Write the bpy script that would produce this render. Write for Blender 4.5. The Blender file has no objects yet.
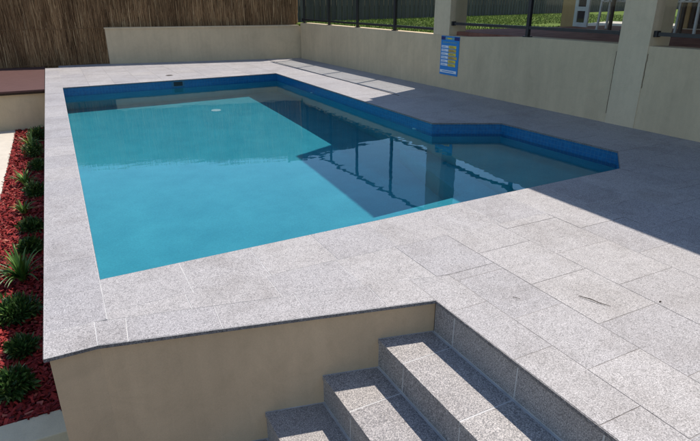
import bpy, math, random
from mathutils import Vector, Matrix, noise
random.seed(7)
S = 1.35                                   # layout unit (camera height above the paving) in metres
sc = bpy.context.scene
COL = sc.collection

# ------------------------------------------------------------------ helpers
class MB:
    """collects faces (layout units) and links them as ONE mesh object"""
    def __init__(s): s.v = []; s.f = []; s.t = []
    def face(s, pts, tone=.5):
        b = len(s.v); s.v += [tuple(p) for p in pts]; s.f.append(tuple(range(b, b+len(pts)))); s.t.append(tone)
        return s
    def shell(s, verts, faces, tone=.5):
        b = len(s.v); s.v += [tuple(p) for p in verts]
        for f in faces: s.f.append(tuple(b+i for i in f)); s.t.append(tone)
        return s
    def prism(s, poly, z0, z1, tone=.5, bottom=True):
        n = len(poly); zt = z1 if isinstance(z1, (list, tuple)) else [z1]*n
        v = [(x, y, z0) for x, y in poly] + [(p[0], p[1], zt[i]) for i, p in enumerate(poly)]
        f = [tuple(range(n, 2*n))] + [(i, (i+1) % n, n+(i+1) % n, n+i) for i in range(n)]
        if bottom: f.append(tuple(range(n-1, -1, -1)))
        return s.shell(v, f, tone)
    def box(s, x0, x1, y0, y1, z0, z1, tone=.5):
        return s.prism([(x0, y0), (x1, y0), (x1, y1), (x0, y1)], z0, z1, tone)
    def bar(s, a, b, w, h=None, tone=.5):
        a, b = Vector(a), Vector(b); d = (b-a).normalized(); h = h or w
        up = Vector((0, 0, 1)) if abs(d.z) < .9 else Vector((1, 0, 0))
        p = d.cross(up).normalized(); q = p.cross(d).normalized()
        c = [(-w/2, -h/2), (w/2, -h/2), (w/2, h/2), (-w/2, h/2)]
        v = [a+p*i+q*j for i, j in c] + [b+p*i+q*j for i, j in c]
        return s.shell(v, [(0, 1, 2, 3), (7, 6, 5, 4), (0, 4, 5, 1), (1, 5, 6, 2), (2, 6, 7, 3), (3, 7, 4, 0)], tone)
    def tube(s, pts, rads, n=6, tone=.5):
        pts = [Vector(p) for p in pts]; v = []; f = []
        for i, p in enumerate(pts):
            d = (pts[min(i+1, len(pts)-1)] - pts[max(i-1, 0)]).normalized()
            up = Vector((0, 0, 1)) if abs(d.z) < .9 else Vector((1, 0, 0))
            a = d.cross(up).normalized(); b = a.cross(d)
            r = rads[i] if isinstance(rads, (list, tuple)) else rads
            v += [p + a*r*math.cos(k*2*math.pi/n) + b*r*math.sin(k*2*math.pi/n) for k in range(n)]
        for i in range(len(pts)-1):
            for k in range(n): f.append((i*n+k, i*n+(k+1) % n, (i+1)*n+(k+1) % n, (i+1)*n+k))
        f.append(tuple(range(n))); f.append(tuple(range((len(pts)-1)*n, len(pts)*n)))
        return s.shell(v, f, tone)
    def build(s, name, mat, parent=None, origin=(0, 0, 0), bevel=0, smooth=False):
        me = bpy.data.meshes.new(name)
        o3 = Vector(origin)
        me.from_pydata([tuple((Vector(p)-o3)*S) for p in s.v], [], s.f)
        at = me.attributes.new('tone', 'FLOAT', 'FACE'); at.data.foreach_set('value', s.t)
        me.validate(); me.update()
        if smooth: me.shade_smooth()
        ob = bpy.data.objects.new(name, me); COL.objects.link(ob)
        me.materials.append(mat)
        if parent is not None:
            ob.parent = parent
            po = Vector(parent['_o']) if '_o' in parent else Vector((0, 0, 0))
            ob.location = (o3-po)*S
        else: ob.location = o3*S
        ob['_o'] = tuple(o3)
        if bevel:
            m = ob.modifiers.new('bevel', 'BEVEL'); m.width = bevel*S; m.segments = 2; m.limit_method = 'ANGLE'
        return ob
def empty(name, loc):
    o = bpy.data.objects.new(name, None); COL.objects.link(o); o.location = Vector(loc)*S; o['_o'] = tuple(loc)
    o.empty_display_size = .1
    return o
def tag(o, label=None, cat=None, group=None, kind=None):
    if label: o['label'] = label
    if cat: o['category'] = cat
    if group: o['group'] = group
    if kind: o['kind'] = kind
    return o
def clip(poly, a, b):
    """keep the part of poly left of the line a->b"""
    def sd(p): return (b[0]-a[0])*(p[1]-a[1]) - (b[1]-a[1])*(p[0]-a[0])
    out = []
    for i in range(len(poly)):
        p, q = poly[i], poly[(i+1) % len(poly)]; sp, sq = sd(p), sd(q)
        if sp >= 0: out.append(p)
        if sp*sq < 0:
            t = sp/(sp-sq); out.append((p[0]+t*(q[0]-p[0]), p[1]+t*(q[1]-p[1])))
    return out
def clipto(poly, region):
    for i in range(len(region)):
        if len(poly) < 3: return []
        poly = clip(poly, region[i], region[(i+1) % len(region)])
    return poly if len(poly) >= 3 else []
def area(p): return abs(sum(p[i][0]*p[(i+1) % len(p)][1]-p[(i+1) % len(p)][0]*p[i][1] for i in range(len(p))))/2

# ------------------------------------------------------------------ materials
class N:
    def __init__(s, name):
        s.m = bpy.data.materials.new(name); s.m.use_nodes = True; s.t = s.m.node_tree
        s.b = s.t.nodes['Principled BSDF']; s.out = s.t.nodes['Material Output']
        s.co = s.t.nodes.new('ShaderNodeTexCoord')
    def new(s, kind, **kw):
        n = s.t.nodes.new(kind)
        for k, v in kw.items(): setattr(n, k, v)
        return n
    def link(s, a, b): s.t.links.new(a, b)
    def vec(s, scale=(1, 1, 1), loc=(0, 0, 0), rot=(0, 0, 0), obj=False):
        mp = s.new('ShaderNodeMapping'); mp.inputs['Scale'].default_value = scale
        mp.inputs['Location'].default_value = loc; mp.inputs['Rotation'].default_value = rot
        if obj: s.link(s.co.outputs['Object'], mp.inputs[0])
        else:
            g = s.new('ShaderNodeNewGeometry'); s.link(g.outputs['Position'], mp.inputs[0])
        return mp.outputs[0]
    def noise(s, scale, detail=3, rough=.55, vec=None, dist=0):
        n = s.new('ShaderNodeTexNoise'); n.inputs['Scale'].default_value = scale; n.inputs['Detail'].default_value = detail
        n.inputs['Roughness'].default_value = rough; n.inputs['Distortion'].default_value = dist
        s.link(vec if vec is not None else s.vec(), n.inputs['Vector']); return n.outputs['Fac']
    def ramp(s, fac, stops):
        r = s.new('ShaderNodeValToRGB'); e = r.color_ramp.elements
        while len(e) < len(stops): e.new(.5)
        for i, (p, c) in enumerate(stops):
            e[i].position = p; e[i].color = (c[0], c[1], c[2], 1) if hasattr(c, '__len__') else (c, c, c, 1)
        s.link(fac, r.inputs[0]); return r.outputs[0]
    def mix(s, a, b, fac, mode='MIX'):
        n = s.new('ShaderNodeMix', data_type='RGBA', blend_type=mode)
        for v, k in ((fac, 0), (a, 6), (b, 7)):
            if hasattr(v, 'is_linked') or hasattr(v, 'links'): s.link(v, n.inputs[k])
            elif hasattr(v, '__len__'): n.inputs[k].default_value = (*v, 1)
            else: n.inputs[k].default_value = v
        return n.outputs[2]
    def tone(s):
        a = s.new('ShaderNodeAttribute'); a.attribute_name = 'tone'; return a.outputs['Fac']
    def bump(s, h, strength=.3, dist=.01):
        b = s.new('ShaderNodeBump'); b.inputs['Strength'].default_value = strength; b.inputs['Distance'].default_value = dist
        s.link(h, b.inputs['Height']); s.link(b.outputs[0], s.b.inputs['Normal']); return b
    def fin(s, col=None, rough=.7, spec=.4, metal=0):
        if col is not None:
            if hasattr(col, '__len__') and not hasattr(col, 'links'): s.b.inputs['Base Color'].default_value = (*col, 1)
            else: s.link(col, s.b.inputs['Base Color'])
        if hasattr(rough, 'links'): s.link(rough, s.b.inputs['Roughness'])
        else: s.b.inputs['Roughness'].default_value = rough
        s.b.inputs['Specular IOR Level'].default_value = spec; s.b.inputs['Metallic'].default_value = metal
        return s.m

def granite(name, lo, mid, hi, rough=.6, stain=.35):
    n = N(name)
    grain = n.noise(185, 4, .8)
    col = n.ramp(grain, [(.34, lo), (.50, mid), (.62, hi)])
    v = n.new('ShaderNodeTexVoronoi'); v.inputs['Scale'].default_value = 120; n.link(n.vec(), v.inputs['Vector'])
    sp = n.ramp(v.outputs['Color'], [(0, .40), (.42, .98), (1, 1.3)])
    col = n.mix(col, sp, .55, 'MULTIPLY')
    big = n.ramp(n.noise(2.6, 5, .62, dist=.6), [(.30, (.76, .735, .71)), (.50, (1.0, .99, .98)), (.75, (1.10, 1.10, 1.11))])
    col = n.mix(col, big, stain, 'MULTIPLY')
    mid_ = n.ramp(n.noise(17, 4, .6), [(.3, .82), (.7, 1.12)])
    col = n.mix(col, mid_, .5, 'MULTIPLY')
    tn = n.ramp(n.tone(), [(0, (.94, .94, .955)), (1, (1.06, 1.05, 1.03))])
    col = n.mix(col, tn, 1.0, 'MULTIPLY')
    n.bump(grain, .25, .002)
    return n.fin(col, rough, .35)
M = {}
M['granite'] = granite('flamed_granite', (.14, .135, .135), (.345, .325, .318), (.55, .525, .51), stain=.65)
M['granite_step'] = granite('step_granite', (.075, .073, .08), (.29, .272, .26), (.58, .53, .49), stain=.4)
M['granite_edge_shade'] = granite('granite_edge_shade', (.05, .05, .055), (.17, .16, .155), (.34, .32, .31), stain=.3)  # darker copy of the granite, edge shadow put into its colour
n = N('grout'); M['grout'] = n.fin(n.ramp(n.noise(4, 5), [(.34, (.13, .11, .10)), (.46, (.27, .245, .225)), (.7, (.36, .335, .31))]), .9, .2)
n = N('grout_pale'); M['grout_pale'] = n.fin(n.ramp(n.noise(9, 4), [(.3, (.42, .41, .40)), (.7, (.62, .60, .57))]), .9, .2)

def render_mat(name, c, var=.12):
    n = N(name)
    a = n.ramp(n.noise(1.7, 5, .6, n.vec((1, 1, .45))), [(.3, tuple(x*(1-var) for x in c)), (.7, tuple(x*(1+var*.6) for x in c))])
    st = n.ramp(n.noise(6, 4, .6, n.vec((2.2, 2.2, .12))), [(.35, .86), (.6, 1.04)])
    a = n.mix(a, st, .3, 'MULTIPLY')
    a = n.mix(a, n.ramp(n.noise(5, 6, .7, dist=1.2), [(.35, .88), (.55, 1.02)]), .5, 'MULTIPLY')
    g = n.noise(160, 3, .7); g2 = n.noise(22, 4, .65, dist=.8)
    a = n.mix(a, n.ramp(g, [(.3, .9), (.7, 1.08)]), .6, 'MULTIPLY')
    hh = n.mix(g2, g, .35); n.bump(hh, .45, .006)
    return n.fin(a, .85, .25)
M['render'] = render_mat('cement_render', (.60, .475, .305))
M['render_front'] = render_mat('cement_render_tan', (.64, .46, .285))
M['pillar'] = render_mat('pillar_render', (.64, .52, .35), .07)
M['tan'] = render_mat('tan_render', (.58, .38, .19), .08)
M['cream'] = render_mat('cream_concrete', (.58, .52, .43), .12)
M['kerb'] = render_mat('kerb_concrete', (.68, .60, .42), .10)

# pool tiles: small blue mosaic
n = N('waterline_mosaic')
def mosaic(n, size, grout=.09):
    g = n.new('ShaderNodeNewGeometry'); sx = n.new('ShaderNodeSeparateXYZ'); n.link(g.outputs['Position'], sx.inputs[0])
    sm = n.new('ShaderNodeMath', operation='SUBTRACT'); n.link(sx.outputs[0], sm.inputs[0]); n.link(sx.outputs[1], sm.inputs[1])
    lines = None
    for o in (sm.outputs[0], sx.outputs[2]):
        d = n.new('ShaderNodeMath', operation='DIVIDE'); n.link(o, d.inputs[0]); d.inputs[1].default_value = size
        f = n.new('ShaderNodeMath', operation='FRACT'); n.link(d.outputs[0], f.inputs[0])
        l = n.new('ShaderNodeMath', operation='LESS_THAN'); n.link(f.outputs[0], l.inputs[0]); l.inputs[1].default_value = grout
        lines = l.outputs[0] if lines is None else (lambda m: (n.link(lines, m.inputs[0]), n.link(l.outputs[0], m.inputs[1]), m.outputs[0])[2])(n.new('ShaderNodeMath', operation='MAXIMUM'))
    return lines
ln = mosaic(n, .048)
c = n.ramp(n.noise(30, 1), [(.3, (.004, .095, .24)), (.7, (.006, .145, .34))])
c = n.mix(c, (.035, .17, .30), ln)
M['mosaic'] = n.fin(c, .22, .5)

n = N('pool_plaster')
c = n.ramp(n.noise(3, 5, .6), [(.3, (.055, .325, .405)), (.7, (.080, .395, .475))])
c = n.mix(c, n.ramp(n.noise(60, 3, .7), [(.3, .82), (.7, 1.12)]), .7, 'MULTIPLY')
M['plaster'] = n.fin(c, .8, .1)

def schlick(t, nrm=None, f0=.03):
    lw = t.nodes.new('ShaderNodeLayerWeight'); lw.inputs['Blend'].default_value = .5
    if nrm is not None: t.links.new(nrm, lw.inputs['Normal'])
    pw = t.nodes.new('ShaderNodeMath'); pw.operation = 'POWER'; pw.inputs[1].default_value = 5; t.links.new(lw.outputs['Facing'], pw.inputs[0])
    ma = t.nodes.new('ShaderNodeMath'); ma.operation = 'MULTIPLY_ADD'; ma.inputs[1].default_value = 1-f0; ma.inputs[2].default_value = f0
    t.links.new(pw.outputs[0], ma.inputs[0]); return ma.outputs[0]
# water: tinted clear layer under a fresnel gloss with faint ripples
m = bpy.data.materials.new('pool_water'); m.use_nodes = True; t = m.node_tree; t.nodes.clear()
out = t.nodes.new('ShaderNodeOutputMaterial')
gl = t.nodes.new('ShaderNodeBsdfGlass'); gl.inputs['Roughness'].default_value = 0; gl.inputs['IOR'].default_value = 1.333; gl.inputs[0].default_value = (.77, .955, .975, 1)
ge = t.nodes.new('ShaderNodeNewGeometry'); mp = t.nodes.new('ShaderNodeMapping'); mp.inputs['Scale'].default_value = (1, 1.8, 1); mp.inputs['Rotation'].default_value = (0, 0, .45)
nz = t.nodes.new('ShaderNodeTexNoise'); nz.inputs['Scale'].default_value = 2.6; nz.inputs['Detail'].default_value = 2
bp_ = t.nodes.new('ShaderNodeBump'); bp_.inputs['Strength'].default_value = .036; bp_.inputs['Distance'].default_value = .03
t.links.new(ge.outputs['Position'], mp.inputs[0]); t.links.new(mp.outputs[0], nz.inputs['Vector']); t.links.new(nz.outputs['Fac'], bp_.inputs['Height'])
t.links.new(bp_.outputs[0], gl.inputs['Normal']); t.links.new(gl.outputs[0], out.inputs[0])
M['water'] = m

m = bpy.data.materials.new('fence_glass'); m.use_nodes = True; t = m.node_tree; t.nodes.clear()
out = t.nodes.new('ShaderNodeOutputMaterial'); mx = t.nodes.new('ShaderNodeMixShader')
tr = t.nodes.new('ShaderNodeBsdfTransparent'); tr.inputs[0].default_value = (.80, .83, .82, 1)
gl = t.nodes.new('ShaderNodeBsdfGlossy'); gl.inputs['Roughness'].default_value = .02; fr = schlick(t)
t.links.new(fr, mx.inputs[0]); t.links.new(tr.outputs[0], mx.inputs[1]); t.links.new(gl.outputs[0], mx.inputs[2]); t.links.new(mx.outputs[0], out.inputs[0])
M['glass'] = m
n = N('dark_glass'); M['dark_glass'] = n.fin(n.ramp(n.noise(2), [(.3, (.012, .018, .03)), (.7, (.03, .04, .06))]), .05, .6)
n = N('black_metal'); n.bump(n.noise(90), .1, .001); M['black'] = n.fin(n.ramp(n.noise(12), [(.3, (.008, .009, .012)), (.7, (.016, .017, .022))]), .38, .5)
n = N('white_paint'); M['white'] = n.fin(n.ramp(n.noise(7), [(.3, (.62, .63, .64)), (.7, (.78, .78, .77))]), .45, .4)
n = N('white_plastic'); M['plastic'] = n.fin(n.ramp(n.noise(25), [(.3, (.62, .66, .68)), (.7, (.78, .8, .8))]), .4, .4)
n = N('ceiling_board'); M['ceiling'] = n.fin(n.ramp(n.noise(3), [(.3, (.70, .71, .72)), (.7, (.80, .80, .80))]), .7, .2)
n = N('roof_metal'); M['roof'] = n.fin(n.ramp(n.noise(3), [(.3, (.17, .17, .18)), (.7, (.22, .22, .23))]), .5, .4)
n = N('terrace_tile'); c = n.ramp(n.noise(5, 4), [(.3, (.17, .07, .05)), (.7, (.30, .14, .105))]); M['terrace'] = n.fin(c, .85, .12)
n = N('deck_boards'); c = n.ramp(n.noise(9, 4, .6, n.vec((.6, 9, 1))), [(.3, (.07, .032, .026)), (.7, (.125, .062, .052))]); M['timber'] = n.fin(c, .75, .3)
n = N('thatch'); c = n.ramp(n.tone(), [(0, (.07, .036, .018)), (.4, (.27, .155, .075)), (.75, (.50, .31, .155)), (1, (.75, .53, .29))])
c = n.mix(c, n.ramp(n.noise(2.2, 3, .6, n.vec((1, 1, .35))), [(.3, .75), (.7, 1.2)]), .8, 'MULTIPLY'); M['thatch'] = n.fin(c, .85, .2)
n = N('thatch_core'); M['thatch_core'] = n.fin(n.ramp(n.noise(40, 3, .6, n.vec((1, 1, .04))), [(.3, (.06, .035, .018)), (.7, (.17, .10, .055))]), .95, .1)
n = N('paling'); c = n.ramp(n.tone(), [(0, (.075, .078, .08)), (1, (.11, .11, .105))]); c = n.mix(c, n.ramp(n.noise(8, 4, .6, n.vec((3, 3, .15))), [(.3, .75), (.7, 1.2)]), .8, 'MULTIPLY'); M['paling'] = n.fin(c, .85, .2)
n = N('lawn_soil'); M['lawn'] = n.fin(n.ramp(n.noise(3.5, 6, .7), [(.3, (.07, .11, .018)), (.5, (.12, .18, .03)), (.7, (.20, .21, .06))]), .95, .1)
n = N('grass_blade'); M['blade'] = n.fin(n.ramp(n.tone(), [(0, (.06, .11, .015)), (.6, (.13, .20, .032)), (1, (.26, .27, .09))]), .7, .2)
n = N('ground_soil'); M['soil'] = n.fin(n.ramp(n.noise(5, 6, .65), [(.3, (.10, .07, .045)), (.7, (.20, .15, .10))]), .95, .1)
n = N('bed_soil'); M['bedsoil'] = n.fin(n.ramp(n.noise(20, 4), [(.3, (.05, .008, .006)), (.7, (.14, .016, .012))]), .95, .1)
n = N('red_mulch'); M['mulch'] = n.fin(n.ramp(n.tone(), [(0, (.055, .006, .006)), (.5, (.22, .016, .014)), (.9, (.36, .035, .028)), (1, (.42, .13, .09))]), .75, .3)
def leaf(name, a, b, c_):
    n = N(name); col = n.ramp(n.tone(), [(0, a), (.6, b), (1, c_)]); return n.fin(col, .45, .4)
M['leaf'] = leaf('shrub_leaf', (.014, .045, .010), (.04, .10, .02), (.15, .22, .05))
M['strap'] = leaf('strap_leaf', (.025, .075, .012), (.06, .15, .022), (.24, .32, .07))
n = N('twig_bark'); M['bark'] = n.fin(n.ramp(n.noise(60), [(.3, (.03, .02, .015)), (.7, (.07, .05, .035))]), .9, .2)
def flat(name, c, r=.4): n = N(name); return n.fin(n.ramp(n.noise(40), [(.3, tuple(x*.93 for x in c)), (.7, c)]), r, .3)
M['frame_blue'] = flat('skimmer_plastic', (.06, .17, .26)); M['s_blue'] = flat('sign_blue', (.02, .24, .60)); M['s_navy'] = flat('sign_navy', (.008, .03, .16)); M['s_white'] = flat('sign_white', (.78, .82, .84))
M['s_yellow'] = flat('sign_yellow', (.80, .62, .06)); M['s_orange'] = flat('sign_orange', (.66, .44, .07)); M['s_green'] = flat('sign_teal', (.16, .34, .36))

# ------------------------------------------------------------------ ground and terraces
g = MB()
for q in ((-150, 150, -150, 1.7), (-150, 150, 8.3, 150), (-150, -.1, 1.7, 8.3), (3.9, 150, 1.7, 8.3)): g.box(q[0], q[1], q[2], q[3], -1.6, -.62)
tag(g.build('ground', M['soil']), kind='structure')

POOL = [(0, 2.105), (3.085, 2.205), (3.44, 2.5), (3.37, 3.63), (2.83, 3.905), (2.83, 7.86), (0, 7.70)]
# paving tiles: laid in zones, each clipped to its convex outline
tiles = MB(); bed = MB(); bedp = MB()
GAP = .0030; TH = .012
def lay(poly, region=None, tone=None, gap=GAP):
    if region: poly = clipto(poly, region)
    if len(poly) < 3 or area(poly) < .0001: return
    cx = sum(p[0] for p in poly)/len(poly); cy = sum(p[1] for p in poly)/len(poly)
    # shrink every side by half the joint
    q = poly
    if area(poly) < 1e-4: return
    cc = []
    s = sum(poly[i][0]*poly[(i+1) % len(poly)][1]-poly[(i+1) % len(poly)][0]*poly[i][1] for i in range(len(poly)))
    if s < 0: poly = poly[::-1]
    q = poly
    for i in range(len(poly)):
        a, b = poly[i], poly[(i+1) % len(poly)]; dx, dy = b[0]-a[0], b[1]-a[1]; L = math.hypot(dx, dy)
        if L < 1e-6: continue
        ox, oy = -dy/L*gap/2, dx/L*gap/2
        q = clip(q, (a[0]+ox, a[1]+oy), (b[0]+ox, b[1]+oy))
        if len(q) < 3: return
    z = random.uniform(-.0006, .0004)
    tiles.prism(q, -TH, z, random.random() if tone is None else tone)
def zone(region, x0s, ys, stagger=True, pale=False):
    """columns between successive x0s, rows ys=(start, step), half bond on alternate columns"""
    (bedp if pale else bed).prism(region, -TH, -.0009)
    for i in range(len(x0s)-1):
        y = ys[0] - (ys[1]/2 if stagger and i % 2 else 0)
        ymax = max(p[1] for p in region)
        while y < ymax:
            lay([(x0s[i], y), (x0s[i+1], y), (x0s[i+1], y+ys[1]), (x0s[i], y+ys[1])], region); y += ys[1]
T = .307
# left coping
zone([(-.19, 1.79), (0, 1.79), (0, 10.1), (-.19, 10.12)], [-.19, 0], (1.79-T*.2, T*1.0), False, True)
# corner piece and the course along the front wall edge
O0, O1 = (-.04, 1.640), (1.061, 1.383); I0, I1 = (-.04, 1.79), (1.17, 1.532)
bedp.prism([(-.19, 1.638), (-.04, 1.64), (-.04, 1.79), (-.19, 1.79)], -TH, -.0009)
lay([(-.19, 1.638), (-.04, 1.64), (-.04, 1.79), (-.19, 1.79)])
front = [O0, O1, (1.061, 1.555), I0]
bedp.prism(front, -TH, -.0009)
cuts = [-.04, .055, .345, .63, .905, 1.17]
for a, b in zip(cuts[:-1], cuts[1:]):
    sk = .035
    lay([(a-sk, 1.2), (b-sk, 1.2), (b+sk*.3, 1.9), (a+sk*.3, 1.9)] if a > 0 else [(-.04, 1.2), (b-sk, 1.2), (b+sk*.3, 1.9), (-.04, 1.9)], front)
# front coping course against the water
fc = [(0, 1.84), (3.085, 1.84), (3.085, 2.205), (0, 2.105)]
bedp.prism(fc, -TH, -.0009)
xs = [0, .30, .60, .895, 1.185, 1.475, 1.77, 2.065, 2.365, 2.67, 2.97, 3.085]
for a, b in zip(xs[:-1], xs[1:]): lay([(a, 1.7), (b, 1.7), (b, 2.4), (a, 2.4)], fc)
# wedge of cut pieces between the two courses
wd = [(0, 1.782), I1, (1.17, 1.84), (0, 1.84)]
bedp.prism(wd, -TH, -.0009)
for a, b in ((0, .27), (.27, .58), (.58, .88), (.88, 1.17)): lay([(a, 1.4), (b, 1.4), (b, 1.84), (a, 1.84)], wd)
# main paving by the steps
zone([(1.17, 1.532), (1.22, 1.5212), (1.45, 1.52), (1.45, 1.84), (1.17, 1.84)], [1.17, 1.45], (1.2, .8), False)
zone([(1.061, -2.0), (1.22, -2.0), (1.22, 1.521), (1.061, 1.555)], [1.061, 1.22], (.68-T*9, T), False)
zone([(1.22, -2.0), (1.45, -2.0), (1.45, 1.52), (1.22, 1.521)], [1.22, 1.45], (1.467-T*12, T), False)
zone([(1.45, -2.0), (4.4, -2.0), (4.4, 1.84), (1.45, 1.84)], [1.45, 1.745, 2.063, 2.368, 2.675, 2.98, 3.285, 3.59, 3.9, 4.2, 4.4], (1.62-T*13, T))
xr = [3.085, 3.39, 3.70, 4.0, 4.4]
zone([(3.085, 1.84), (4.4, 1.84), (4.4, 2.5), (3.44, 2.5), (3.085, 2.205)], xr, (1.84-T, T))
zone([(3.44, 2.5), (4.4, 2.5), (4.4, 3.63), (3.37, 3.63)], xr, (1.84-T, T))
zone([(3.37, 3.63), (4.4, 3.63), (4.4, 3.905), (2.83, 3.905)], [2.83, 3.09]+xr[1:], (1.84-T, T))
zone([(2.83, 3.905), (3.362, 3.905), (3.362, 5.3), (2.83, 5.3)], [2.83, 3.362], (1.84, T*2), False)
zone([(2.83, 5.3), (3.352, 5.3), (3.352, 10.4), (2.83, 10.4)], [2.83, 3.352], (1.84, T*2), False)
zone([(3.362, 3.905), (4.4, 3.905), (4.4, 5.3), (3.362, 5.3)], [3.362, 3.76, 4.4], (1.9, T*2.6))
zone([(3.372, 5.3), (4.4, 5.3), (4.4, 10.4), (3.372, 10.4)], [3.372, 3.76, 4.4], (1.9, T*2.6))
zone([(0, 7.70), (2.83, 7.86), (2.83, 10.4), (0, 10.4)], [.0, .305, .61, .915, 1.22, 1.525, 1.83, 2.135, 2.44, 2.83], (7.5, T*1.3))
deck = empty('pool_deck', (1.5, 1.9, 0)); tag(deck, kind='structure')
tiles.build('paving_tiles', M['granite'], deck); bed.build('tile_bed', M['grout'], deck); bedp.build('pale_grout', M['grout_pale'], deck)
edge = MB()
def strip(path, w=.0022, d=.0022, z0=-TH-.0005, z1=-.0011):
    for (ax, ay), (bx_, by_) in zip(path[:-1], path[1:]):
        L = math.hypot(bx_-ax, by_-ay); nx, ny = (by_-ay)/L, -(bx_-ax)/L; tx, ty = (bx_-ax)/L*.0012, (by_-ay)/L*.0012
        edge.prism([(ax+nx*w-tx, ay+ny*w-ty), (bx_+nx*w+tx, by_+ny*w+ty), (bx_-nx*d+tx, by_-ny*d+ty), (ax-nx*d-tx, ay-ny*d-ty)], z0, z1, .35)
strip([(-.19, 10.1), (-.19, 1.638), O0, O1]); strip([(1.061, -2.0), (1.061, 1.383)][::-1])
strip((POOL+[POOL[0]])[::-1])
edge.build('tile_edges', M['granite_edge_shade'], deck)
sub = MB()
sub.box(1.075, 4.5, -2.0, 1.35, -.62, -TH)
sub.prism([(1.075, 1.35), (4.5, 1.35), (4.5, 1.95), (1.075, 1.95)], -.62, -TH)
sub.prism([(3.50, 1.95), (4.5, 1.95), (4.5, 10.5), (3.50, 10.5)], -.62, -TH-.012)
sub.prism([(0, 8.0), (3.5, 8.0), (3.5, 10.5), (0, 10.5)], -.62, -TH-.010)
sub.build('deck_base', M['grout'], deck)
# slot drain running along the paving
dr = empty('slot_drain', (3.362, 5.3, 0)); tag(dr, 'long narrow dark slot drain in the paving between pool and right wall', 'drain')
d = MB(); d.box(3.353, 3.371, 5.3, 9.75, -.0115, -.008); d.build('channel', M['black'], dr)
d = MB()
d.box(3.3525, 3.3555, 5.3, 9.75, -.011, -.001); d.box(3.3685, 3.3715, 5.3, 9.75, -.011, -.001); d.build('edge_strip', M['black'], dr)

# ------------------------------------------------------------------ pool
pool = empty('swimming_pool', (1.5, 5, -.5)); tag(pool, 'blue rendered swimming pool basin with a shallow angled nook at its right', 'pool')
FL = -1.10; WL = -.097; BD = -.20
def ring(poly, z0, z1, flip=True):
    mb = MB(); n_ = len(poly)
    for i in range(n_):
        a, b = poly[i], poly[(i+1) % n_]
        f = [(a[0], a[1], z0), (b[0], b[1], z0), (b[0], b[1], z1), (a[0], a[1], z1)]
        mb.face(f[::-1])
    return mb
def inset(poly, d):
    out = []; n_ = len(poly)
    for i in range(n_):
        p0, p1, p2 = Vector(poly[i-1]), Vector(poly[i]), Vector(poly[(i+1) % n_])
        e1 = (p1-p0).normalized(); e2 = (p2-p1).normalized(); n1 = Vector((-e1.y, e1.x)); n2 = Vector((-e2.y, e2.x))
        b = (n1+n2); b = b/b.length_squared*2; out.append(tuple(p1+b*d))
    return out
PO = inset(POOL, -.006)        # walls sit a little behind the coping edge
PI = inset(POOL, -.003)
basin = ring(PO, FL, BD)
basin.face([(x, y, FL) for x, y in PO])
basin.build('basin', M['plaster'], pool)
tb = ring(PI, BD, -TH); 
tb.build('waterline_tiles', M['mosaic'], pool)
# shallow floor of the nook with its step
b = MB()
b.prism([(2.60, 2.16), (3.085, 2.2), (3.445, 2.5), (3.375, 3.64), (2.83, 3.91)], FL+.001, -.42)
b.build('nook_bench', M['plaster'], pool)
b = MB(); b.prism([(2.28, 2.14), (2.60, 2.16), (2.83, 3.91), (2.66, 4.15)], FL+.001, -.72)
b.build('nook_step', M['plaster'], pool)
b = MB(); b.prism([(.35, 2.11), (2.28, 2.17), (2.34, 2.69), (.45, 2.54)], FL+.001, -.37)
b.build('seat_ledge', M['plaster'], pool)
# skimmer mouth in the far wall
def farwall(x): return 7.70+.16*x/2.83+.003
sk = MB(); x0, x1 = 1.315, 1.482
sk.prism([(x0, farwall(x0)-.006), (x1, farwall(x1)-.006), (x1, farwall(x1)), (x0, farwall(x0))], -.088, -.018)
sko = sk.build('skimmer_frame', M['frame_blue'], pool)
sk = MB(); x0, x1 = 1.34, 1.457
sk.prism([(x0, farwall(x0)-.0075), (x1, farwall(x1)-.0075), (x1, farwall(x1)-.005), (x0, farwall(x0)-.005)], -.080, -.026)
sk.build('skimmer_mouth', M['black'], sko)
for y in (6.55, 4.18):
    r = MB(); k = 16
    cc = [(2.83-.004, y+.030*math.cos(a*2*math.pi/k), -.128+.030*math.sin(a*2*math.pi/k)) for a in range(k)]
    ci = [(2.83-.016, y+.018*math.cos(a*2*math.pi/k), -.128+.018*math.sin(a*2*math.pi/k)) for a in range(k)]
    r.shell([(p[0]+.008, p[1], p[2]) for p in cc]+cc+ci, [(a, (a+1) % k, k+(a+1) % k, k+a) for a in range(k)]+[(k+a, k+(a+1) % k, 2*k+(a+1) % k, 2*k+a) for a in range(k)]+[tuple(range(2*k, 3*k))])
    r.build('return_fitting', M['plastic'], pool)
r = MB(); k = 24
r.prism([(1.68+.062*math.cos(a*2*math.pi/k), 6.95+.062*math.sin(a*2*math.pi/k)) for a in range(k)], FL, FL+.008)
r.build('floor_drain', M['plastic'], pool)
w = MB(); w.face([(x, y, WL) for x, y in inset(POOL, .0002)]); w = w.build('water', M['water']); tag(w, kind='structure')
# skimmer lid in the coping
l = MB(); l.prism([(1.385+.055*math.cos(a*2*math.pi/20), 8.30+.055*math.sin(a*2*math.pi/20)) for a in range(20)], .0006, .0035)
lid = empty('skimmer_lid', (1.385, 8.3, 0)); tag(lid, 'small round skimmer lid in the paving beyond the far pool edge', 'lid')
l.build('lid_ring', M['grout'], lid)
l = MB(); l.prism([(1.385+.042*math.cos(a*2*math.pi/20), 8.30+.042*math.sin(a*2*math.pi/20)) for a in range(20)], .0034, .0055)
l.build('lid_plate', M['bark'], lid)

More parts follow.
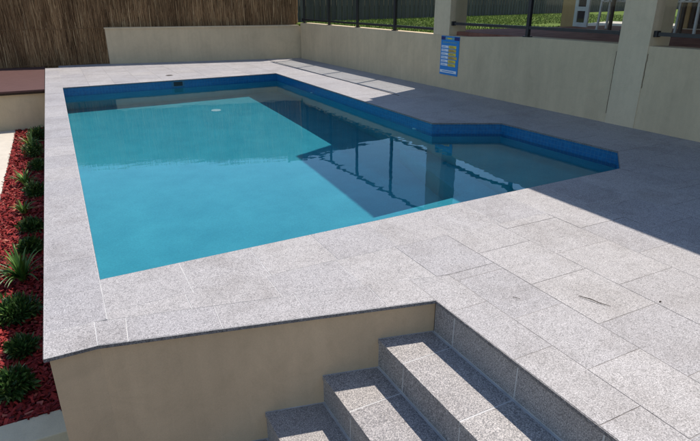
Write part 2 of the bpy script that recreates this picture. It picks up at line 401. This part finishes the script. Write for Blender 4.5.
# ------------------------------------------------------------------ rendered wall under the pool edge
fw = MB(); fw.prism([(-.178, 1.652), (-.036, 1.654), (1.070, 1.396), (1.070, 1.60), (0.0, 1.90), (-.02, 1.90), (-.02, 10.0), (-.178, 10.0)], -.62, -TH)
tag(fw.build('pool_wall', M['render_front'], origin=(.4, 1.6, -.62)), 'tan rendered wall under the granite pool edge beside the steps', 'wall')

# ------------------------------------------------------------------ granite steps
st = empty('garden_steps', (.65, .5, -.62)); tag(st, 'grey granite tiled steps climbing beside the tan pool wall', 'steps')
xe = [1.061, .858, .656, .448, .242]; ze = [0, -.137, -.259, -.380, -.501, -.62]
def wy(x): return 1.640 + (x+.04)*(1.383-1.640)/1.101 + .0135   # face of the wall behind the steps
yj = [1.278-T*k for k in range(11)]
for i in range(5):
    # riser: tiles standing on the tread below
    x = xe[i]; zt = ze[i]-(TH if i == 0 else .018); zb = ze[i+1]
    rs = MB(); yy = [wy(x)+.0] + [y for y in yj if y < wy(x)-.03]
    if i == 0: yy[0] = wy(x)-.010
    for a, c_ in zip(yy[:-1], yy[1:]): rs.box(x+.004, x+.016, c_+.0032, a-.0032, zb+.005, zt, random.random())
    ro = rs.build('riser', M['granite_step'], st)
    gm = MB(); gm.box(x+.0050, x+.020, yy[-1], yy[0], zb, zt-.001); gm.build('grout', M['grout_pale'], ro)
    if i == 4: continue
    # tread below this riser
    z = ze[i+1]; xl = xe[i+1]
    td = MB(); lo = lambda x_: wy(x_)
    yy2 = [9]+[y for y in yj if y < wy(xl)-.03]
    for a, c_ in zip(yy2[:-1], yy2[1:]):
        if a == 9: td.prism([(xl, c_+.0025), (x-.003, c_+.003), (x-.003, wy(x)-.004), (xl, wy(xl)-.004)], z-.018, z+random.uniform(-.0004, .0004), random.random())
        else: td.box(xl, x-.003, c_+.003, a-.003, z-.018, z+random.uniform(-.0004, .0004), random.random())
    to = td.build('tread', M['granite_step'], st)
    gm = MB(); gm.prism([(xl+.002, yy2[-1]), (x+.012, yy2[-1]), (x+.012, wy(x)), (xl+.002, wy(xl))], z-.0175, z-.0010); gm.build('grout', M['grout_pale'], to)
    cr = MB(); cr.prism([(xl+.018, -1.8), (1.2, -1.8), (1.07, wy(1.061)), (xl+.018, wy(xl))], -.62 if i == 3 else ze[i+2]-.01, z-.0176); cr.build('core', M['grout'], st)

# ------------------------------------------------------------------ right retaining wall, pillars, back wall
def wx(y, off=0): return 4.02+off+(9.81-y)*.027
rw = MB()
yy = [9.75, 5.80, 5.2, 4.35, 2.5, -2.0]; zt = [.618, .612, .612, .657, .660, .665]
th = .17
for i in range(len(yy)-1):
    a, c_ = yy[i], yy[i+1]; zz = (zt[i], zt[i+1])
    rw.prism([(wx(a), a), (wx(c_), c_), (wx(c_)+th, c_), (wx(a)+th, a)], -.05, [zz[0], zz[1], zz[1], zz[0]])
rwo = rw.build('terrace_wall', M['render'], origin=(4.15, 4, 0)); tag(rwo, 'long shaded beige rendered wall along the right side of the pool', 'wall')
for y, z0, z1 in ((3.2375, .08, .60), (2.951, .33, .60)):
    j = MB(); k = 9
    for q in range(k):
        za, zb_ = z0+(z1-z0)*q/k, z0+(z1-z0)*(q+1)/k; ya = y+random.uniform(-.002, .002)
        j.box(wx(y)-.0035, wx(y)+.01, ya-.0007, ya+.0007, za, zb_+.001)
    j.build('joint_crack', M['bark'], rwo)
bw = MB()
B0, B1 = (.775, 10.33), (4.30, 9.765)
def by(x): return 10.33+(x-.775)*(9.765-10.33)/3.525
bw.prism([(.785, by(.785)), (4.19, by(4.19)), (4.19, by(4.19)+.15), (.785, by(.785)+.15)], -.05, .555)
bwo = bw.build('back_wall', M['render'], origin=(2.4, 10.1, 0)); tag(bwo, 'low beige rendered wall at far end of pool before the brush fence', 'wall')
cap = MB(); cap.prism([(.775, by(.775)-.012), (4.012, by(4.01)-.012), (4.012, by(4.01)+.165), (.775, by(.775)+.165)], .555, .578)
cap.build('coping', M['render'], bwo)

house = empty('house', (6, 1.5, .65)); tag(house, 'beige pillared house verandah above the right wall with dark glazed doors', 'house')
def pillar(y0, y1, zb, w=.25, off=-.0, name='pillar'):
    p = MB(); p.prism([(wx(y0)+off, y0), (wx(y0)+off+w, y0), (wx(y1)+off+w, y1), (wx(y1)+off, y1)], zb, 2.36)
    return p.build(name, M['pillar'], house)
pillar(5.483, 5.783, .613, .24)
pillar(2.957, 3.232, -.03, .25, -.004)
p = MB(); p.box(6.72, 6.95, 5.95, 6.22, .6, 2.36); po_ = p.build('pillar', M['tan'], house); po_['label'] = 'tan pillar at the far side of the terrace'
# roof: eave over the pool side, its far end cut on the skew
rf = MB(); RP = [(3.50, -3.0), (9.5, -3.0), (9.5, 7.76), (3.50, 5.46)]
rf.prism(RP, 2.40, [2.46, 2.95, 2.95, 2.46]); rf.build('roof', M['roof'], house)
ce = MB(); ce.prism([(3.55, -2.95), (9.4, -2.95), (9.4, 7.56), (3.55, 5.41)], 2.36, 2.398); ce.build('ceiling', M['ceiling'], house)
# glazed house wall behind the terrace
hw = MB(); hw.box(7.2, 9.4, -3, 3.05, .6, .66); hw.box(7.2, 9.4, -3, 4.75, 2.15, 2.36); hw.box(7.2, 9.4, 4.6, 4.75, .66, 2.15); hw.box(7.2, 9.4, -3.0, -1.0, .66, 2.15); hw.box(7.2, 9.4, 2.95, 3.1, .66, 2.15)
hw.build('wall', M['tan'], house)
for y0 in (-1.0, .35, 1.65, 3.1, 3.85):
    y1 = y0+(1.3 if y0 < 3 else .75)
    dd = MB()
    for a in (y0, y1-.05): dd.box(7.22, 7.27, a, a+.05, .66, 2.15)
    dd.box(7.22, 7.27, y0+.05, y1-.05, .66, .72); dd.box(7.22, 7.27, y0+.05, y1-.05, 2.09, 2.15)
    do = dd.build('door', M['black'], house)
    gg = MB(); gg.box(7.24, 7.25, y0+.05, y1-.05, .72, 2.09); gg.build('pane', M['dark_glass'], do)

tf = MB(); tf.box(4.25, 7.2, -3, 5.80, .60, .655); tag(tf.build('terrace_floor', M['terrace']), kind='structure')
tf = MB(); tf.prism([(7.2, 4.8), (9.5, 4.8), (9.5, 7.6), (7.2, 6.6)], .60, .625); tag(tf.build('path', M['cream']), kind='structure')
lw = MB(); lw.prism([(4.25, 5.80), (7.2, 5.80), (7.2, 4.75), (40, 4.75), (40, 40), (4.0, 40), (4.0, 9.9), (4.2, 9.7)], .45, .60)
tag(lw.build('lawn', M['lawn']), kind='structure')
lw = MB(); lw.box(4.3, 40, -40, 4.7, -.62, .59); tag(lw.build('terrace_fill', M['soil']), kind='structure')
gr = MB()
def blade(mb, x, y, z, h, w, lean=.5):
    a = random.uniform(0, 6.28); dx, dy = math.cos(a)*w, math.sin(a)*w; lx, ly = random.gauss(0, h*lean), random.gauss(0, h*lean)
    mb.face([(x-dx, y-dy, z), (x+dx, y+dy, z), (x+lx, y+ly, z+h)], min(1, max(0, random.gauss(.5, .25))))
for i in range(26000):
    x = 4.35+random.random()**1.3*10; y = random.uniform(5.85 if x < 7.2 else 6.6, 10.3+(x-4)*.32)
    if 7.1 < x < 9.6 and y < 7.6: continue
    h = random.uniform(.015, .045)
    blade(gr, x, y, .598, h, .006)
tag(gr.build('grass', M['blade']), 'short green and straw lawn grass behind the right wall', 'grass', kind='stuff')

# ------------------------------------------------------------------ pool fence on the wall
def fence(segs, z_rail, top, posts, label, kind):
    f = empty('pool_fence', (wx(segs[0]), segs[0], .6)); tag(f, label, 'fence', 'black framed glass fence sections on the right wall')
    a, b = segs; off = .045
    for y in posts:
        zb = .613 if y > 5.2 else (.62 if y > 4.4 else .657)
        p = MB(); x = wx(y)+off; p.box(x-.018, x+.018, y-.018, y+.018, zb, top)
        po = p.build('post', M['black'], f, bevel=.003)
        q = MB(); q.box(x-.032, x+.032, y-.035, y+.035, zb, zb+.010); q.build('foot_plate', M['black'], po)
    for z in (z_rail, top+.008):
        r = MB(); r.bar((wx(a)+off, a, z if z > 1 else z_rail), (wx(b)+off, b, z), .026, .028 if z < 1 else .03); r.build('rail', M['black'], f)
    for z in (z_rail,):
        for y in (a, b):
            k = MB(); k.box(wx(y)+off-.022, wx(y)+off+.022, y-.014, y+.014, z-.022, z+.024); k.build('bracket', M['black'], f)
    ys = sorted([a, b]+list(posts))
    for y0, y1 in zip(ys[:-1], ys[1:]):
        if y1-y0 < .3: continue
        gp = MB(); gp.face([(wx(y1)+off, y1-.022, z_rail+.012), (wx(y0)+off, y0+.022, z_rail+.012), (wx(y0)+off, y0+.022, top-.01), (wx(y1)+off, y1-.022, top-.01)])
        gp.build('glass_panel', M['glass'], f)
fence((9.72, 5.80), .672, 1.53, (9.66, 8.68, 7.735, 6.71), 'black framed glass pool fence of several panels left of the sign pillar', 0)
fence((5.465, 3.25), .745, 1.53, (4.30,), 'black framed glass fence with one post between the two beige pillars', 1)
fence((2.94, -1.0), .750, 1.53, (1.9, .6), 'black framed glass fence right of the wide right pillar', 2)

# ------------------------------------------------------------------ safety sign
sg = empty('safety_sign', (wx(5.44)-.004, 5.44, .15)); tag(sg, 'blue safety chart sign with white and yellow boxes fixed to the beige wall', 'sign')
Y0, Y1, Z0, Z1 = 5.612, 5.278, .165, .607           # left edge, right edge
def sp(u0, u1, v0, v1, d0, d1, name, mat, par=sg):
    """plate on the wall: u from left to right, v from bottom to top, d = distance out of the wall"""
    m_ = MB(); ya, yb = Y0+(Y1-Y0)*u0, Y0+(Y1-Y0)*u1; za, zb = Z0+(Z1-Z0)*v0, Z0+(Z1-Z0)*v1
    m_.prism([(wx(ya)-d1, ya), (wx(yb)-d1, yb), (wx(yb)-d0, yb), (wx(ya)-d0, ya)], za, zb)
    return m_.build(name, M[mat], par)
sp(0, 1, 0, 1, .001, .006, 'board', 's_blue')
sp(.0, .24, .90, .985, .006, .0075, 'header_block', 's_navy'); sp(.74, 1, .90, .985, .006, .0075, 'header_block', 's_navy')
sp(.24, .74, .915, .97, .006, .0075, 'header_plate', 's_green'); sp(.36, .60, .925, .95, .0075, .0085, 'header_text', 's_yellow')
for k in range(7): sp(.12+k*.11, .20+k*.11, .825, .855, .006, .0075, 'title_letter', 's_green')
for k in range(6):
    v = .695-k*.092
    bx = sp(.05, .42, v, v+.062, .006, .0075, 'text_box', 's_white')
    for q in range(2): sp(.08, .32-.05*q, v+.014+q*.022, v+.022+q*.022, .0075, .0083, 'text_line', 's_blue', bx)
    bx = sp(.45, .86 if k not in (3,) else .92, v-.006, v+.066, .006, .0075, 'text_box', 's_yellow' if k % 2 == 0 or k > 3 else 's_orange')
    for q in range(2): sp(.50, .78-.07*q, v+.012+q*.024, v+.020+q*.024, .0075, .0083, 'text_line', 's_navy', bx)
sp(.03, .94, .055, .125, .006, .0075, 'footer_strip', 's_white'); sp(.14, .80, .08, .098, .0075, .0083, 'footer_text', 's_blue')

# ------------------------------------------------------------------ brush fence
bf = empty('brush_fence', (0, 10.6, -.3)); tag(bf, 'tall brown brushwood thatch fence at the far end of the pool', 'fence')
def fy(x): return 10.60-.16*(x-.0) if x > -.0 else 10.60
FX0, FX1 = -3.2, 4.05
def ftop(x): return 1.52+.055*(x+.2) + .02*math.sin(x*3.1)
core = MB(); k = 40
for i in range(k):
    a = FX0+(FX1-FX0)*i/k; b_ = FX0+(FX1-FX0)*(i+1)/k
    core.prism([(a, fy(a)), (b_, fy(b_)), (b_, fy(b_)+.05), (a, fy(a)+.05)], -.3, [ftop(a)-.03, ftop(b_)-.03, ftop(b_)-.03, ftop(a)-.03])
core.build('brush_core', M['thatch_core'], bf)
tw = MB()
for i in range(30000):
    x = random.uniform(FX0, FX1); L = random.uniform(.18, .5); tp = ftop(x)
    z0 = random.uniform(-.3, tp-L*.8) if random.random() < .93 else tp-L+random.uniform(-.02, .05)
    lean = random.gauss(0, .035); r = random.uniform(.0016, .0036); y = fy(x)-random.uniform(.0, .030)
    clump = noise.noise(Vector((x*5, z0*1.3, 0)))
    tone = min(1, max(0, .47+.25*clump+random.gauss(0, .22)))
    a, b_ = (x, y, z0), (x+lean*L, y-random.uniform(-.004, .02), z0+L)
    tw.shell([(a[0]-r, a[1], a[2]), (a[0], a[1]-r, a[2]), (a[0]+r, a[1], a[2]), (b_[0]-r*.6, b_[1], b_[2]), (b_[0], b_[1]-r*.6, b_[2]), (b_[0]+r*.6, b_[1], b_[2])], [(0, 1, 4, 3), (1, 2, 5, 4)], tone)
tw.build('brushwood', M['thatch'], bf)
for z in (.0, .56, 1.1):
    wv = MB(); wv.tube([(FX0+(FX1-FX0)*i/30, fy(FX0+(FX1-FX0)*i/30)-.040-.004*math.sin(i*2.3), z+.012*math.sin(i*1.7)) for i in range(31)], .0045, 5, .35)
    wv.build('binding_wire', M['thatch'], bf)

# dark paling fence beyond the lawn
pf = empty('paling_fence', (8, 11.8, .6)); tag(pf, 'dark grey timber paling fence at the far side of the lawn', 'fence')
pl = MB(); PA, PB, PC = Vector((3.9, 10.35)), Vector((8.36, 11.72)), Vector((30, 18.5))
L1 = (PB-PA).length; L2 = (PC-PB).length; d_ = 0
while d_ < L1+L2-.1:
    def at(s_): return PA+(PB-PA)*(s_/L1) if s_ < L1 else PB+(PC-PB)*((s_-L1)/L2)
    a, b_ = at(d_), at(d_+.0742); nn = Vector((-(b_-a).y, (b_-a).x)).normalized(); oo = .012 if int(d_/.075) % 2 else 0
    pl.prism([tuple(a+nn*oo), tuple(b_+nn*oo), tuple(b_+nn*(oo+.012)), tuple(a+nn*(oo+.012))], .59, 1.95+random.uniform(-.01, .01), random.random()); d_ += .075
pl.build('palings', M['paling'], pf)
for z in (.85, 1.7):
    r = MB(); off = Vector((-.3, .95))*.05
    r.bar((PA.x, PA.y+.05, z), (PB.x, PB.y+.05, z), .05, .06, .3); r.bar((PB.x, PB.y+.05, z), (PC.x, PC.y+.05, z), .05, .06, .3); r.build('rail', M['paling'], pf)

# ------------------------------------------------------------------ terrace furniture
def chair(x, y, rz, label, mat='white', sh=.33, arms=True):
    t_ = empty('outdoor_chair', (x, y, .655)); tag(t_, label, 'chair', 'outdoor furniture on the terrace')
    m_ = Matrix.Rotation(rz, 3, 'Z')
    def P(a, b, c_): v = m_ @ Vector((a, b, c_)); return (x+v.x, y+v.y, .655+v.z)
    w = .16
    s_ = MB(); s_.bar(P(0, -w, sh), P(0, w, sh), .33, .02); s_.build('seat', M[mat], t_, bevel=.004)
    for a in (-.145, .145):
        for b in (-.145, .145):
            l_ = MB(); l_.bar(P(a*1.12, b*1.1, 0), P(a, b, sh+(0.13 if True else 0)), .022); l_.build('leg', M[mat], t_)
    bk = MB()
    for q in range(5): bk.bar(P(-.155-.02, -.13+.065*q, sh), P(-.215, -.13+.065*q, sh+.30), .03, .012)
    bk.bar(P(-.217, -.16, sh+.31), P(-.217, .16, sh+.31), .03, .04); bk.build('backrest', M[mat], t_)
    for b in (-.16, .16):
        ar = MB(); ar.bar(P(-.19, b, sh+.14), P(.17, b, sh+.14), .03, .016); ar.build('armrest', M[mat], t_)
    return t_
chair(6.30, 4.95, .35, 'white outdoor chair on the terrace seen just left of the right pillar')
chair(6.02, 3.86, .2, 'white outdoor chair on the terrace seen right of the wide pillar')
def table(x, y, label):
    t_ = empty('outdoor_table', (x, y, .655)); tag(t_, label, 'table', 'outdoor furniture on the terrace')
    s_ = MB(); s_.box(x-.28, x+.28, y-.5, y+.5, 1.185, 1.205); s_.build('tabletop', M['dark_glass'], t_)
    for a in (-.24, .24):
        for b in (-.45, .45):
            l_ = MB(); l_.box(x+a-.016, x+a+.016, y+b-.016, y+b+.016, .655, 1.185); l_.build('leg', M['black'], t_)
table(6.35, 4.42, 'dark outdoor table on the terrace partly hidden by the right pillar')
# white panelled screen door standing open beside the tan pillar
sd = empty('screen_door', (6.55, 5.72, .655)); tag(sd, 'white framed folding screen with square dark panes beside the tan pillar', 'screen')
sx0, sy0, sx1, sy1 = 6.62, 5.88, 6.48, 5.52
def sq(u0, u1, z0, z1, t0, t1, nm, mt, par):
    m_ = MB(); a = (sx0+(sx1-sx0)*u0, sy0+(sy1-sy0)*u0); b_ = (sx0+(sx1-sx0)*u1, sy0+(sy1-sy0)*u1); nx, ny = -.93, .36
    m_.prism([(a[0]+nx*t1, a[1]+ny*t1), (b_[0]+nx*t1, b_[1]+ny*t1), (b_[0]+nx*t0, b_[1]+ny*t0), (a[0]+nx*t0, a[1]+ny*t0)], z0, z1); return m_.build(nm, M[mt], par)
fr_ = MB()
def addq(u0, u1, z0, z1):
    a = (sx0+(sx1-sx0)*u0, sy0+(sy1-sy0)*u0); b_ = (sx0+(sx1-sx0)*u1, sy0+(sy1-sy0)*u1); nx, ny = -.93, .36
    fr_.prism([(a[0]+nx*.02, a[1]+ny*.02), (b_[0]+nx*.02, b_[1]+ny*.02), (b_[0], b_[1]), (a[0], a[1])], z0, z1)
addq(0, .22, .655, 1.95); addq(.78, 1, .655, 1.95)
zs = [.655, .86, 1.09, 1.32, 1.55, 1.78]
for z in zs: addq(.22, .78, z, z+.055)
addq(.22, .78, 1.90, 1.95)
fo = fr_.build('frame', M['white'], sd)
for z in zs[:-1]: sq(.22, .78, z+.055, z+.23 if z > .7 else z+.205, .004, .010, 'pane', 'dark_glass', sd)

# ------------------------------------------------------------------ planting bed, timber deck, kerb
be = MB(); be.box(-.60, -.178, 2.05, 7.85, -.62, -.508); tag(be.build('garden_bed', M['bedsoil']), kind='structure')
mu = MB()
for i in range(15000):
    x = random.uniform(-.60, -.185); y = 2.05+5.8*random.random()**1.25; z = -.508+.02*random.random()+.008*noise.noise(Vector((x*9, y*9, 0)))
    L = random.uniform(.006, .022); W = random.uniform(.003, .007); a = random.uniform(0, 6.28); tl = random.gauss(0, .35); t2 = random.gauss(0, .4)
    dx, dy, dz = math.cos(a)*L, math.sin(a)*L, math.sin(tl)*L; px, py, pz = -math.sin(a)*W, math.cos(a)*W, math.sin(t2)*W
    h = .003
    v = [(x-dx-px, y-dy-py, z-dz-pz), (x+dx-px, y+dy-py, z+dz-pz), (x+dx*.8+px, y+dy*.8+py, z+dz+pz), (x-dx+px, y-dy+py, z-dz+pz)]
    v2 = [(p_[0], p_[1], p_[2]+h) for p_ in v]
    mu.shell(v+v2, [(4, 5, 6, 7), (0, 1, 5, 4), (1, 2, 6, 5), (2, 3, 7, 6), (3, 0, 4, 7)], min(1, max(0, random.gauss(.5, .25))))
tag(mu.build('mulch', M['mulch']), 'red bark mulch chips covering the long planting bed', 'mulch', kind='stuff')
pa = MB(); pa.box(-1.9, -.605, 2.05, 7.85, -.60, -.494); tag(pa.build('path', M['cream']), kind='structure')
kb = MB(); kb.box(-1.9, -.180, 1.905, 2.048, -.62, -.490); tag(kb.build('kerb', M['kerb'], origin=(-.4, 1.95, -.62), bevel=.004), 'pale concrete kerb closing the near end of the mulch bed', 'kerb')
cw = MB(); cw.box(-3.2, -.180, 7.86, 7.99, -.62, -.066); tag(cw.build('bed_end_wall', M['render'], origin=(-1, 7.9, -.62)), 'beige rendered wall at the far end of the planting bed', 'wall')
td = empty('timber_deck', (-1, 8.8, -.1)); tag(td, 'reddish brown timber platform behind the planting bed wall', 'platform')
bo = MB(); y = 7.80
while y < 10.5:
    bo.box(-3.2, -.20, y, y+.092, -.040, -.018, random.random()); y += .096
bo.build('boards', M['timber'], td)
fa = MB(); fa.box(-3.2, -.20, 7.815, 7.835, -.066, -.041); fa.build('shade_strip', M['bark'], td)  # dark strip added as the shadow under the overhanging boards
fa = MB(); fa.box(-3.2, -.20, 8.0, 10.5, -.62, -.042); fa.build('joists', M['bark'], td)

def strappy(x, y, h, nb, label, grp, spread=1.0, zb=-.50, tonebias=0):
    t_ = MB()
    for i in range(nb):
        a = random.uniform(0, 6.28); ln_ = h*random.uniform(.7, 1.25); out_ = random.uniform(.25, 1.0)*spread; w = random.uniform(.006, .010)
        tn = min(1, max(0, random.gauss(.45+tonebias, .25))); prev = None; px, py = -math.sin(a), math.cos(a)
        pts = []
        for k in range(7):
            u = k/6; r = ln_*out_*(u**1.3)*.8; z = ln_*(u*1.05-.75*out_*u*u)
            pts.append((x+math.cos(a)*(r+.01), y+math.sin(a)*(r+.01), zb+z, w*(1-u**2*.95)))
        for k in range(6):
            p, q = pts[k], pts[k+1]
            c0, c1 = (p[0], p[1], p[2]-p[3]*.5), (q[0], q[1], q[2]-q[3]*.5)
            t_.face([(p[0]-px*p[3], p[1]-py*p[3], p[2]), c0, c1, (q[0]-px*q[3], q[1]-py*q[3], q[2])], tn)
            t_.face([c0, (p[0]+px*p[3], p[1]+py*p[3], p[2]), (q[0]+px*q[3], q[1]+py*q[3], q[2]), c1], tn)
    return tag(t_.build('strap_leaf_plant', M['strap'], origin=(x, y, zb)), label, 'plant', grp)
def mound(x, y, r, h, nl, label, grp, zb=-.50):
    e = empty('low_shrub', (x, y, zb)); tag(e, label, 'shrub', grp)
    s_ = MB(); l_ = MB()
    for i in range(12):
        a = random.uniform(0, 6.28); rr = r*random.uniform(.3, .8); hh = h*random.uniform(.6, .95)
        s_.tube([(x, y, zb), (x+math.cos(a)*rr*.4, y+math.sin(a)*rr*.4, zb+hh*.5), (x+math.cos(a)*rr, y+math.sin(a)*rr, zb+hh)], [.004, .003, .0015], 5)
    s_.build('stem', M['bark'], e)
    lob = [(random.uniform(0, 6.28), random.uniform(.0, .55), random.uniform(.45, .75)) for _ in range(8)]
    for i in range(nl):
        la, lr, ls = random.choice(lob); u = random.uniform(-1, 1); th_ = random.uniform(0, 6.28); q = random.random()**.4
        dx, dy, dz = math.sqrt(1-u*u)*math.cos(th_)*q, math.sqrt(1-u*u)*math.sin(th_)*q, u*q
        X = x+r*(math.cos(la)*lr+dx*ls); Y = y+r*(math.sin(la)*lr+dy*ls); Z = zb+h*(.48+dz*ls*.75)
        if Z < zb+.004: continue
        sz = random.uniform(.010, .022); d3 = Vector((dx, dy, dz+random.uniform(0, .8))+()) + Vector((random.gauss(0, .4), random.gauss(0, .4), random.gauss(0, .4))); d3.normalize()
        sd_ = d3.cross(Vector((random.gauss(0, 1), random.gauss(0, 1), random.gauss(0, 1)))).normalized()*sz*.28
        p0 = Vector((X, Y, Z)); p1 = p0+d3*sz; p2 = p0+d3*sz*2
        l_.face([p0, p1-sd_, p2, p1+sd_], min(1, max(0, random.gauss(.50, .28))))
    l_.build('foliage', M['leaf'], e)
G1, G2 = 'strap leaved plants in the mulch bed', 'low dark shrubs in the mulch bed'
strappy(-.39, 3.34, .23, 54, 'largest strap leaved plant in the near half of the mulch bed', G1, 1.15)
strappy(-.41, 6.75, .21, 46, 'yellowish strap leaved plant nearest the far end wall of the bed', G1, 1.0, tonebias=.3)
strappy(-.43, 5.32, .18, 40, 'second strap leaved plant from the far end of the bed', G1, 1.0, tonebias=.15)
strappy(-.42, 4.55, .15, 34, 'middle strap leaved plant between the dark shrubs', G1, 1.0, tonebias=.1)
mound(-.405, 2.91, 0.111, 0.096, 2200, 'wide low shrub just in front of the largest strap leaved plant', G2)
mound(-.365, 2.54, 0.061, 0.064, 1200, 'small dark shrub, second from the near kerb', G2)
mound(-.385, 2.235, 0.082, 0.096, 1900, 'dark round shrub nearest the pale kerb', G2)
mound(-.355, 3.74, 0.082, 0.088, 1400, 'dark shrub just behind the largest strap leaved plant', G2)
mound(-.36, 4.14, 0.082, 0.088, 1300, 'dark shrub second behind the largest strap leaved plant', G2)
mound(-.35, 4.95, 0.090, 0.112, 1300, 'dark shrub between the middle and second strap leaved plants', G2)
mound(-.33, 5.80, 0.082, 0.096, 1300, 'dark shrub third from the far end wall of the bed', G2)
mound(-.37, 6.33, 0.115, 0.152, 1300, 'dark shrub second from the far end wall of the bed', G2)
mound(-.34, 7.15, 0.107, 0.144, 1300, 'tall dark shrub against the far end wall of the bed', G2)

# twigs blown onto the paving
def twig(pts, r, label):
    t_ = MB(); t_.tube(pts, r, 6); tag(t_.build('twig', M['bark'], origin=pts[0]), label, 'twig', 'twigs on the paving')
twig([(1.535, 1.165, .004), (1.553, 1.125, .006), (1.560, 1.098, .004), (1.578, 1.063, .004)], [.0011, .0016, .0014, .0008], 'longer dark bent twig lying on the sunlit paving')
twig([(1.318, 1.270, .003), (1.333, 1.248, .003)], [.0011, .0008], 'short dark twig lying on the paving nearer the steps')

def crumb(x, y, r, label):
    c_ = MB(); k = 7; pts = [(x+r*random.uniform(.6, 1.2)*math.cos(q*2*math.pi/k), y+r*.6*random.uniform(.6, 1.2)*math.sin(q*2*math.pi/k)) for q in range(k)]
    c_.prism(pts, .0007, [.002+random.uniform(0, .003) for _ in pts]); tag(c_.build('dry_leaf', M['bark'], origin=(x, y, .001)), label, 'leaf', 'dry leaves on the paving')
crumb(1.765, 1.005, .005, 'tiny dark dry leaf on a paving joint to the right of the longer twig')
crumb(3.30, 4.28, .008, 'small dark dry leaf in the shade between the pool nook and the right wall')
# ------------------------------------------------------------------ light, sky, camera
SUN = Vector((.50, .22, 1)).normalized()
el = math.asin(SUN.z); az = math.atan2(SUN.x, SUN.y)
W = bpy.data.worlds.new('World'); sc.world = W; W.use_nodes = True
nt = W.node_tree; bg = nt.nodes['Background']; sky = nt.nodes.new('ShaderNodeTexSky'); sky.sky_type = 'NISHITA'
sky.sun_disc = False; sky.dust_density = .4; sky.ozone_density = 1.6; sky.sun_elevation = el; sky.sun_rotation = az
nt.links.new(sky.outputs[0], bg.inputs[0]); bg.inputs[1].default_value = .132
ld = bpy.data.lights.new('sun', 'SUN'); ld.energy = 4.2; ld.angle = math.radians(.5); ld.color = (1, .94, .87)
lo_ = bpy.data.objects.new('sun', ld); COL.objects.link(lo_); lo_.rotation_euler = SUN.to_track_quat('Z', 'Y').to_euler(); lo_.location = SUN*30

cam = bpy.data.cameras.new('camera'); co = bpy.data.objects.new('camera', cam); COL.objects.link(co); sc.camera = co
cam.sensor_width = 36; cam.lens = 36*547/700; cam.clip_end = 1000; cam.clip_start = .05
co.location = (0, 0, S); co.rotation_euler = (math.pi/2-math.atan(220.5/547), 0, math.radians(-27.3))
vs = sc.view_settings; vs.view_transform = 'Standard'; vs.look = 'None'; vs.gamma = 1; vs.exposure = .35; vs.use_curve_mapping = False
# sunlight refracted by the water reaches the basin
ld.cycles.is_caustics_light = True
for o in bpy.data.objects:
    if o.name == 'water': o.cycles.is_caustics_caster = True; o.data.shade_smooth()
    elif o.type == 'MESH' and ((o.parent and o.parent.name == 'swimming_pool') or (o.parent and o.parent.parent and o.parent.parent.name == 'swimming_pool')): o.cycles.is_caustics_receiver = True
    if '_o' in o: del o['_o']
